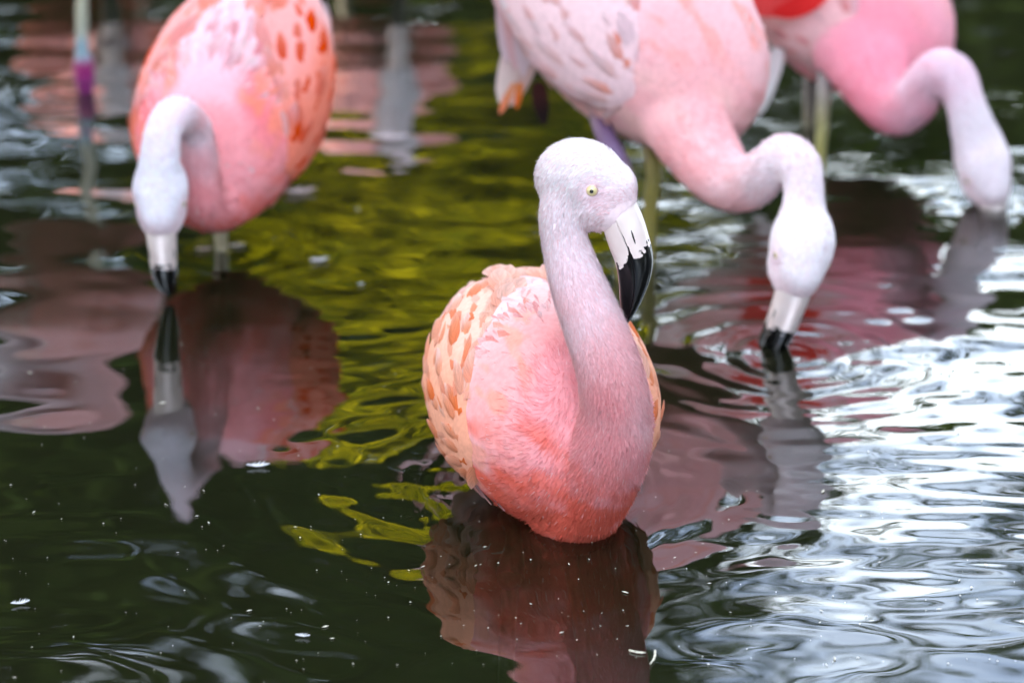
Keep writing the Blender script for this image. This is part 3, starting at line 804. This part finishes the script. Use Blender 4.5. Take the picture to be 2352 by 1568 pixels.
        for i in range(per_):
            for j in range(rows):
                fx_ = (i + .5 * (j % 2) + .2 * rng.normal()) / per_
                if fx_ > .88: continue
                x = .105 - .33 * fx_
                th = math.radians(-84 + 166 * (j + .5 + .15 * rng.normal()) / rows)
                p = wing_point(np.array(x), np.array(th), s)
                px_ = wing_point(np.array(x - .004), np.array(th), s); pt = wing_point(np.array(x), np.array(th + .03), s)
                nl = np.cross(px_ - p, pt - p); nl = nl if nl[1] * s > 0 else -nl
                pw = to_w(p); nw = unit(nl @ Rm)
                dv = unit((px_ - p) @ Rm) + .10 * rng.normal(size=3) - .10 * uz
                dv = unit(dv - nw * (dv @ nw)); dv = unit(dv + nw * rng.uniform(.02, .07))
                sv = np.cross(dv, nw); sv = unit(sv); nw2 = np.cross(sv, dv)
                sz = S * np.interp(fx_, [0, .3, .7, 1], [.038, .052, .068, .065]) * rng.uniform(.85, 1.15)
                pick = rng.random()
                hot = pal.get('hot', .35)
                if th > .75 and fx_ < .7: key, c0, c1, asp = 'scapular_hot' if pick < pal.get('schot', .25) else 'scapular', mixc(pal.get('scap', pal['back']), pal['patch'], .7) if pick < pal.get('schot', .25) else pal.get('scap', pal['back']), pal.get('scap', pal['back']), .48
                elif fx_ > .62: key, c0, c1, asp = 'tertial', mixc(pal['tertial'], pal['patch'], .45), pal['tertial'], .32
                elif pick < hot * (1.5 if pal.get('hot_lo', .0) < th < .8 else .6): key, c0, c1, asp = 'covert_hot', pal['covert_hot'], mixc(pal['covert'], pal['covert_hot'], .5), .34
                elif pick < .8: key, c0, c1, asp = 'covert', mixc(pal['covert'], pal['covert_hot'], .35), pal['covert'], .34
                else: key, c0, c1, asp = 'covert_pale', pal['covert'], pal['covert_pale'], .34
                m_ = fmesh(key, 1.0, asp, c0, c1)
                fo = obj('feather', m_, wo)
                Mx = Matrix.Identity(4)
                for r_ in range(3):
                    Mx[r_][0], Mx[r_][1], Mx[r_][2], Mx[r_][3] = sv[r_] * sz, dv[r_] * sz, nw2[r_] * sz, (pw - base)[r_]
                fo.matrix_basis = Mx
    nfl = spec.get('flank', 10)
    for s in (1, -1):
        for i in range(nfl):
            q = (i + .5) / nfl
            x = .105 - .15 * q + .010 * rng.normal(); phi = math.radians(-46 + 14 * q + 6 * rng.normal())
            zc, w, hu, hd = [np.interp(-x, -TORSO[:, 0], TORSO[:, k]) for k in (1, 2, 3, 4)]
            pl_ = np.array([x, s * (w + .006) * math.cos(phi) * (1 - .18 * max(0, -math.sin(phi)) ** 1.6), zc + (hd + .006) * math.sin(phi)])
            nw = unit(np.array([0, s * math.cos(phi), math.sin(phi)]) @ Rm)
            dv = unit(np.array([-.55 + .15 * rng.normal(), -s * math.sin(phi) * .8, math.cos(phi) * .8])) @ Rm
            dv = unit(dv - nw * (dv @ nw)); dv = unit(dv + nw * .0); sv = unit(np.cross(dv, nw)); n2 = np.cross(sv, dv)
            sz = S * rng.uniform(.050, .072)
            fo = obj('flank_feather', fmesh('flank', 1.0, .17, mixc(pal['flank'], pal['patch'], .4), np.asarray(pal['flank']) * .3 + np.array([.87, .74, .80]) * .7, .28), root)
            Mx = Matrix.Identity(4); pw = to_w(pl_) - base
            for r_ in range(3): Mx[r_][0], Mx[r_][1], Mx[r_][2], Mx[r_][3] = sv[r_] * sz, dv[r_] * sz, n2[r_] * sz, pw[r_]
            fo.matrix_basis = Mx
    # --- hanging or trailing long feathers given one by one
    for (p0, p1, w, c0, c1) in spec.get('plumes', []):
        p0, p1 = np.asarray(p0, float), np.asarray(p1, float)
        ln = np.linalg.norm(p1 - p0); dv = (p1 - p0) / ln
        nw = unit(np.array([0, -1, .2]) - dv * (np.array([0, -1, .2]) @ dv)); sv = np.cross(dv, nw)
        bv, bf, bu = feather_blade(ln, w, 8, .10, .5)
        cc = mixc(np.repeat([c0], len(bu), 0), np.repeat([c1], len(bu), 0), sstep(.2, .8, bu))
        W = p0 + bv[:, 0:1] * sv + bv[:, 1:2] * dv + bv[:, 2:3] * nw
        obj('plume', mesh_from('plume', W - base, bf, M['wing_feather'], colors=cc), root)
    return root

def npath(rows):
    return [(*at(x, y, Y), r * m_per_px(Y)) for (x, y, Y, r) in rows]
LILAC = (.86, .73, .79)
# ---- the floating front bird
Y0 = 3.16
eye1 = at(1358, 442, 3.125)
fw1 = unit([math.cos(math.radians(20)), -math.sin(math.radians(20)), -.04])
la1 = unit([-math.sin(math.radians(20)), -math.cos(math.radians(20)), 0])
flamingo(dict(
    label='pale pink flamingo floating breast first, head up, black-tipped bill hanging down', base=on_water(1310, 1240),
    torso=(0.031, 3.300, .104), torso_rot=(11, -4, 0), stretch=(.96, 1.0, 1.0),
    neck=npath([(1312, 1168, 3.21, 118), (1352, 1112, 3.155, 110), (1398, 1030, 3.12, 97), (1414, 945, 3.105, 84), (1400, 850, 3.10, 77), (1365, 750, 3.115, 72),
                (1326, 650, 3.135, 64), (1299, 560, 3.15, 54), (1290, 490, 3.155, 52), (1305, 430, 3.16, 56)]),
    eyes=eye1 - la1 * .034 - fw1 * .011, fwd=fw1, up=(0, 0, 1), head=.95, eye_in=.42, voxel=.0035, smooth=8, feathers=13000, fpale=.10, fuzz=95000,
    wing_l=110, wing_r=210, flank=16,
    legs=[dict(path=[(*at(1165, 1180, 3.30), .011), (*at(1180, 1235, 3.27), .009), (*at(1172, 1320, 3.24), .016), (*at(1172, 1340, 3.24), .010), (*at(1165, 1480, 3.26), .009), (*at(1160, 1600, 3.28), .009)],
               cols=[(.5, .38, .25), (.45, .4, .15), (.62, .2, .25), (.45, .4, .15), (.4, .4, .14), (.4, .4, .14)]),
          dict(path=[(*at(1290, 1200, 3.28), .011), (*at(1300, 1270, 3.25), .014), (*at(1310, 1300, 3.25), .009), (*at(1330, 1400, 3.26), .009), (*at(1345, 1560, 3.28), .009)],
               cols=[(.5, .38, .25), (.62, .2, .25), (.45, .4, .15), (.4, .4, .14), (.4, .4, .14)])],
    pal=dict(head=(.90, .81, .85), neck_up=(.90, .70, .76), neck_low=(.87, .37, .40), back=(.86, .55, .57), flank=(.82, .58, .64), breast_up=(.86, .38, .38),
             breast_low=(.84, .16, .11), belly=(.62, .42, .34), patch=(.87, .32, .20), covert=(.80, .37, .25), covert_hot=(.80, .25, .13), covert_pale=(.86, .56, .50), tertial=(.84, .56, .54), patchy=.55, hot=.3, scap=(.84, .49, .40))))
# ---- the bird feeding with its bill at its own reflection
flamingo(dict(
    label='coral pink flamingo facing forward, neck looped down, black bill tip just touching its reflection', base=on_water(507, 572),
    torso=at(540, 232, 4.18), torso_rot=(-12, 20, 0), scale=1.03,
    neck=npath([(525, 400, 4.09, 112), (500, 462, 4.02, 72), (466, 452, 3.975, 52), (456, 360, 3.962, 45), (443, 295, 3.95, 44), (405, 264, 3.91, 44),
                (376, 300, 3.875, 44), (366, 370, 3.862, 48), (364, 425, 3.862, 56)]),
    eyes=at(368, 454, 3.862), fwd=(0.02, -.80, -.60), up=(0, -.60, .80), head=.96, voxel=.005, feathers=4200, fuzz=16000, fuzz_wid=1.5, fjit=.30, fsize=1.45, fpale=.24, flank=16,
    wing_l=110, wing_r=100,
    legs=[dict(path=[(*at(505, 470, 4.16), .010), (*at(507, 530, 4.13), .009), (*at(509, 572, 4.125), .008), (*at(512, 620, 4.11), .008), (*at(512, 760, 4.12), .008)],
               cols=[(.7, .5, .4), (.62, .52, .36), (.6, .52, .34), (.5, .45, .25), (.4, .4, .2)])],
    pal=dict(head=(.80, .76, .84), neck_up=(.86, .70, .78), neck_low=(.88, .36, .40), back=(.88, .46, .50), flank=(.78, .48, .47), breast_up=(.85, .22, .25),
             breast_low=(.86, .19, .17), belly=(.55, .38, .32), patch=(.87, .26, .17), covert=(.80, .22, .15), covert_hot=(.78, .10, .04), covert_pale=(.87, .66, .68), tertial=(.80, .64, .70), patchy=.8, hot=.62, schot=.45, hot_lo=-.5, scap=(.84, .36, .35), spine=(.86, .54, .63))))
# ---- the bird wading behind, its bill dabbling in ripples
flamingo(dict(
    label='large pale flamingo wading behind the floating one, long curved neck, bill dabbling in ripples', base=on_water(1485, 620),
    torso=at(1422, 18, 4.16), torso_rot=(48, 24, 0), scale=1.17,
    neck=npath([(1500, 120, 4.12, 160), (1545, 215, 4.06, 122), (1598, 320, 3.98, 92), (1655, 400, 3.91, 74), (1712, 425, 3.86, 62), (1762, 390, 3.82, 55),
                (1802, 357, 3.80, 52), (1838, 380, 3.78, 50), (1847, 440, 3.77, 48), (1844, 500, 3.76, 56), (1844, 545, 3.755, 66)]),
    eyes=at(1842, 580, 3.74), fwd=(-.05, -.80, -.60), up=(.25, -.58, .78), head=1.08, voxel=.005, feathers=4600, fuzz=16000, fuzz_wid=1.5, fjit=.22, fsize=1.4, fpale=.24, flank=16,
    wing_l=70, wing_r=110,
    legs=[dict(path=[(*at(1372, 250, 4.10), .014), (*at(1388, 305, 4.06), .013), (*at(1425, 380, 4.02), .013), (*at(1500, 385, 4.08), .012), (*at(1502, 420, 4.08), .011), (*at(1488, 540, 4.07), .010), (*at(1485, 620, 4.07), .009), (*at(1484, 800, 4.07), .009)][0:3] + [(*at(1440, 450, 3.98), .012), (*at(1430, 620, 4.0), .010), (*at(1425, 800, 4.02), .010)],
               cols=[(.4, .2, .3), (.30, .16, .32), (.30, .2, .36), (.4, .3, .2), (.4, .35, .1), (.4, .35, .1)]),
          dict(path=[(*at(1480, 260, 4.16), .014), (*at(1502, 380, 4.10), .011), (*at(1494, 480, 4.08), .0095), (*at(1488, 620, 4.07), .009), (*at(1484, 800, 4.08), .009)],
               cols=[(.6, .4, .3), (.42, .34, .08), (.46, .38, .06), (.4, .34, .07), (.3, .3, .1)])],
    plumes=[(at(1262 - 18 * k, -40 - 10 * k, 4.10 + .012 * k), at(1262 - 20 * k, 190 - 16 * (k % 3), 4.12 + .015 * k), .034, (.84, .40, .38) if k % 3 == 1 else (.82, .56, .62), (.80, .64, .70) if k % 2 else (.82, .54, .58)) for k in range(6)] + [(at(1205, 60, 4.25), at(1148, 232, 4.20), .035, (.84, .62, .64), (.80, .62, .58)), (at(1230, 90, 4.25), at(1175, 240, 4.2), .03, (.82, .6, .62), (.7, .45, .4)),
            (at(1180, 190, 4.22), at(1148, 262, 4.20), .012, (.86, .3, .1), (.85, .2, .05)), (at(1195, 190, 4.22), at(1187, 250, 4.20), .010, (.86, .3, .1), (.85, .2, .05)),
            (at(1235, 190, 4.24), at(1250, 285, 4.20), .022, (.08, .03, .03), (.03, .02, .02))],
    pal=dict(head=(.85, .77, .82), neck_up=(.84, .70, .76), neck_low=(.87, .46, .49), back=(.84, .60, .66), flank=(.76, .56, .56), breast_up=(.86, .50, .54),
             breast_low=(.84, .50, .49), belly=(.58, .49, .45), patch=(.87, .34, .30), covert=(.82, .58, .62), covert_hot=(.86, .38, .32), covert_pale=(.84, .72, .76), tertial=(.82, .58, .62), patchy=.95, hot=.09)))
# ---- the bird at the right, further back
flamingo(dict(
    label='rosy flamingo with red underwing and hanging white plume, bill dipped in dark water', base=on_water(1884, 392),
    torso=at(1900, -40, 4.66), torso_rot=(52, 26, 0), scale=1.08,
    neck=npath([(1960, 60, 4.58, 135), (1995, 140, 4.52, 100), (2022, 205, 4.46, 76), (2058, 250, 4.42, 63), (2098, 232, 4.39, 56), (2128, 190, 4.37, 52),
                (2162, 160, 4.35, 50), (2196, 178, 4.34, 48), (2216, 235, 4.33, 46), (2236, 300, 4.33, 54), (2250, 340, 4.33, 62)]),
    eyes=at(2264, 388, 4.32), fwd=(.30, -.72, -.62), up=(.0, -.62, .75), head=1.05, voxel=.0055, feathers=2800, fuzz=12000, fuzz_wid=1.6, fjit=.2, fsize=1.4,
    wing_l=40, wing_r=60,
    legs=[dict(path=[(*at(1900, 90, 4.62), .013), (*at(1893, 200, 4.52), .011), (*at(1888, 300, 4.49), .009), (*at(1882, 392, 4.48), .008), (*at(1880, 560, 4.48), .008)],
               cols=[(.5, .4, .4), (.35, .3, .3), (.48, .44, .16), (.5, .46, .12), (.4, .4, .1)]),
          dict(path=[(*at(1870, 60, 4.74), .013), (*at(1862, 200, 4.72), .011), (*at(1858, 340, 4.70), .009), (*at(1856, 480, 4.7), .008)],
               cols=[(.5, .4, .4), (.35, .3, .3), (.4, .36, .16), (.4, .4, .1)])],
    plumes=[(at(1790, 110, 4.58), at(1742, 268, 4.54), .026, (.84, .76, .78), (.82, .78, .80)), (at(1770, 130, 4.58), at(1752, 235, 4.54), .016, (.84, .76, .78), (.82, .78, .80)),
            (at(1850, -60, 4.50), at(1722, 34, 4.52), .07, (.80, .02, .02), (.78, .01, .01)), (at(1890, -50, 4.50), at(1775, 40, 4.51), .06, (.80, .02, .02), (.78, .01, .01))],
    pal=dict(head=(.84, .74, .80), neck_up=(.85, .64, .74), neck_low=(.87, .32, .42), back=(.86, .48, .55), flank=(.84, .68, .70), breast_up=(.87, .42, .50),
             breast_low=(.87, .36, .42), belly=(.82, .72, .74), patch=(.87, .40, .38), covert=(.84, .50, .52), covert_hot=(.82, .04, .03), covert_pale=(.84, .70, .74), tertial=(.80, .46, .46), patchy=.4, hot=.4)))
# ---- the bird of which the picture shows one leg and the mirrored body
flamingo(dict(
    label='flamingo standing on one pale leg with a magenta joint, body seen only in its reflection', base=on_water(192, 212),
    torso=at(110, -430, 5.05), torso_rot=(25, 8, 0), scale=1.05,
    neck=npath([(160, -400, 4.98, 110), (190, -440, 4.93, 70), (150, -530, 4.90, 45), (60, -585, 4.92, 40), (-30, -570, 4.95, 40), (-80, -530, 4.97, 44)]),
    eyes=at(-110, -515, 4.98), fwd=(-1, .1, -.45), up=(-.4, 0, 1), voxel=.007, feathers=1500, fuzz=5000, fuzz_wid=1.8, wing_l=45, wing_r=45,
    legs=[dict(path=[(*at(185, -270, 4.95), .014), (*at(187, -150, 4.93), .0095), (*at(188, 60, 4.905), .0095), (*at(188, 95, 4.90), .0095), (*at(189, 125, 4.90), .011), (*at(192, 145, 4.90), .0155), (*at(195, 185, 4.90), .0155), (*at(197, 212, 4.90), .012), (*at(200, 250, 4.90), .0085), (*at(206, 460, 4.90), .0085)],
               cols=[(.6, .5, .4), (.66, .62, .46), (.62, .62, .50), (.42, .58, .68), (.42, .58, .72), (.5, .05, .26), (.46, .05, .30), (.4, .06, .28), (.4, .4, .3), (.3, .35, .25)])],
    pal=dict(head=(.85, .75, .80), neck_up=(.85, .66, .72), neck_low=(.87, .5, .52), back=(.86, .6, .62), flank=(.82, .62, .62), breast_up=(.87, .52, .52),
             breast_low=(.86, .40, .36), belly=(.80, .62, .6), patch=(.86, .3, .2), covert=(.84, .56, .54), covert_hot=(.86, .12, .05), covert_pale=(.84, .7, .72), tertial=(.82, .55, .55), patchy=.6, hot=.5)))
# ---- birds further out whose mirror images show beyond the coral one
def far_bird(ox, oy, yaw, label):
    o = np.array([ox, oy, 0.0])
    R = lambda x, y, z, *r: (*(o + np.array([x, y, z])), *r)
    flamingo(dict(label=label, base=o, torso=R(0, .05, .27), torso_rot=(yaw, 12, 0), scale=1.08,
        neck=[R(.02, -.10, .24, .085), R(.04, -.20, .19, .055), R(.06, -.27, .23, .038), R(.06, -.33, .28, .034), R(.07, -.39, .25, .033), R(.07, -.41, .20, .036)],
        eyes=R(.07, -.42, .165), fwd=(0, -.8, -.6), up=(0, -.6, .8), voxel=.008, feathers=900, fuzz=3000, fuzz_wid=2, wing_l=30, wing_r=30, flank=4,
        legs=[dict(path=[R(-.04, .0, .2, .014), R(-.04, 0, .05, .01), R(-.03, 0, -.1, .012), R(-.03, 0, -.4, .009)], cols=[(.6, .5, .4), (.6, .55, .4), (.5, .1, .25), (.4, .4, .2)]),
              dict(path=[R(.06, .04, .2, .014), R(.06, .04, .05, .01), R(.05, .04, -.1, .012), R(.05, .04, -.4, .009)], cols=[(.6, .5, .4), (.6, .55, .4), (.5, .1, .25), (.4, .4, .2)])],
        pal=dict(head=(.80, .74, .78), neck_up=(.80, .66, .70), neck_low=(.85, .45, .45), back=(.84, .5, .5), flank=(.78, .52, .50), breast_up=(.85, .42, .40),
                 breast_low=(.84, .30, .24), belly=(.70, .48, .44), patch=(.86, .25, .15), covert=(.84, .42, .38), covert_hot=(.86, .12, .05), covert_pale=(.84, .7, .72), tertial=(.82, .55, .55), patchy=.6, hot=.5)))
far_bird(-.27, 5.98, 35, 'pink flamingo standing beyond the coral one, seen only as a broken reflection')
far_bird(-.78, 6.05, -30, 'pink flamingo standing beyond the pale leg, seen only as a blurred reflection')

# ------------------------------------------------------------------ things afloat
M['white_down'] = plumage_mat('floating_down', 300, 0.1, 0.3)
def surf(x, y):
    return float(wave_height(np.array([x]), np.array([y]))[0])
def floating_feather(px, py, L, ang, label, c=(.86, .86, .90), barbs=26):
    p = on_water(px, py); p[2] = surf(p[0], p[1]) + .002
    a = math.radians(ang); d = np.array([math.cos(a), math.sin(a), 0]); s = np.array([-d[1], d[0], 0]); up = np.array([0, 0, 1.0])
    V, F = [], []
    for i in range(barbs):                      # curled barbs along a bent shaft
        t = i / (barbs - 1); c0 = d * (t - .5) * L + up * (.10 * L * (2 * t - 1) ** 2)
        for sgn in (-1, 1):
            ln = L * .30 * math.sin(math.pi * min(1, .12 + .85 * t)) * random.uniform(.6, 1.2)
            tip = c0 + s * sgn * ln + d * ln * .7 + up * ln * random.uniform(.1, .6)
            k = len(V); w = d * L * .035
            V += [c0 - w, c0 + w, tip]; F.append((k, k + 1, k + 2))
    sv, sf = tube(np.array([d * (t - .55) * L + up * (.10 * L * (2 * t - 1) ** 2) for t in np.linspace(0, 1, 7)]), np.linspace(.0006, .0003, 7), 5)
    F += [tuple(i + len(V) for i in q) for q in sf]; V += list(sv)
    o = obj('floating_feather', mesh_from('floating_feather', np.array(V), F, M['white_down'], colors=np.repeat([c], len(V), 0)))
    o.location = p
    return tag(o, label, 'feather', 'feathers afloat')
floating_feather(594, 1075, .024, 5, 'white curled down feather floating on the mirrored body of the coral flamingo')
floating_feather(48, 1388, .018, 20, 'fluffy white down tuft floating on dark green water away from the birds')
floating_feather(735, 601, .026, 25, 'pale feather floating on golden water behind the floating flamingo', (.70, .68, .74))
floating_feather(690, 444, .045, 12, 'pinkish feather floating beside the tail side of the coral flamingo', (.80, .66, .68))
floating_feather(893, 320, .055, 4, 'large pale petal-like feather floating on dark water between two birds', (.74, .64, .68))
floating_feather(545, 566, .022, 15, 'small grey feather floating beside the leg of the coral flamingo', (.70, .64, .70))
floating_feather(696, 1462, .014, -8, 'thin white wisp of down floating among specks on green water')
floating_feather(830, 655, .009, 30, 'tiny round white tuft floating on golden water', (.80, .84, .90))
floating_feather(470, 575, .022, 8, 'flat lilac feather floating in front of the leg of the coral flamingo', (.72, .60, .64))
M['straw'] = principled('straw', (.62, .58, .48), .7, noise=(300, .2))
for (pts, lab) in (([(1445, 1498), (1468, 1503), (1483, 1503)], 'short pale straw floating on the mirrored breast'), ([(1505, 1498), (1503, 1515), (1493, 1530)], 'bent pale straw floating beside the short one')):
    P = np.array([on_water(*q) for q in pts]); P[:, 2] += .0025
    c = P.mean(0); v, f = tube(spline(P, 9) - c, [.0009, .0012, .0008, .0013, .0008, .0012, .0008, .0007, .0005], 6)
    o = obj('floating_straw', mesh_from('floating_straw', v, f, M['straw'])); o.location = c
    tag(o, lab, 'straw', 'straws afloat')
# fine specks of down and pollen: nobody could count them
V, F = [], []
n = 0
for i in range(330):
    px = random.uniform(0, PW); py = PH - 40 - (random.random() ** 1.3) * 720 if random.random() < .9 else random.uniform(150, 900)
    py = min(max(py, 150), 1566) if random.random() < .8 else random.uniform(1150, 1566)
    p = on_water(px, py); z = surf(p[0], p[1]) + .0012
    r = abs(random.gauss(0, .0004)) + .0004
    a = random.uniform(0, 6.28); el = random.choice((1, 1, 1.6, 3.5))
    d = np.array([math.cos(a), math.sin(a), 0]); s = np.array([-d[1], d[0], 0])
    k = len(V); b = np.array([p[0], p[1], z])
    V += [b + d * r * el, b + s * r, b - d * r * el, b - s * r, b + np.array([0, 0, r * .8])]
    F += [(k, k + 1, k + 4), (k + 1, k + 2, k + 4), (k + 2, k + 3, k + 4), (k + 3, k, k + 4)]
tag(obj('floating_specks', mesh_from('floating_specks', np.array(V), F, M['straw'], smooth=False)), 'fine pale specks scattered over the water', 'debris', kind='stuff')
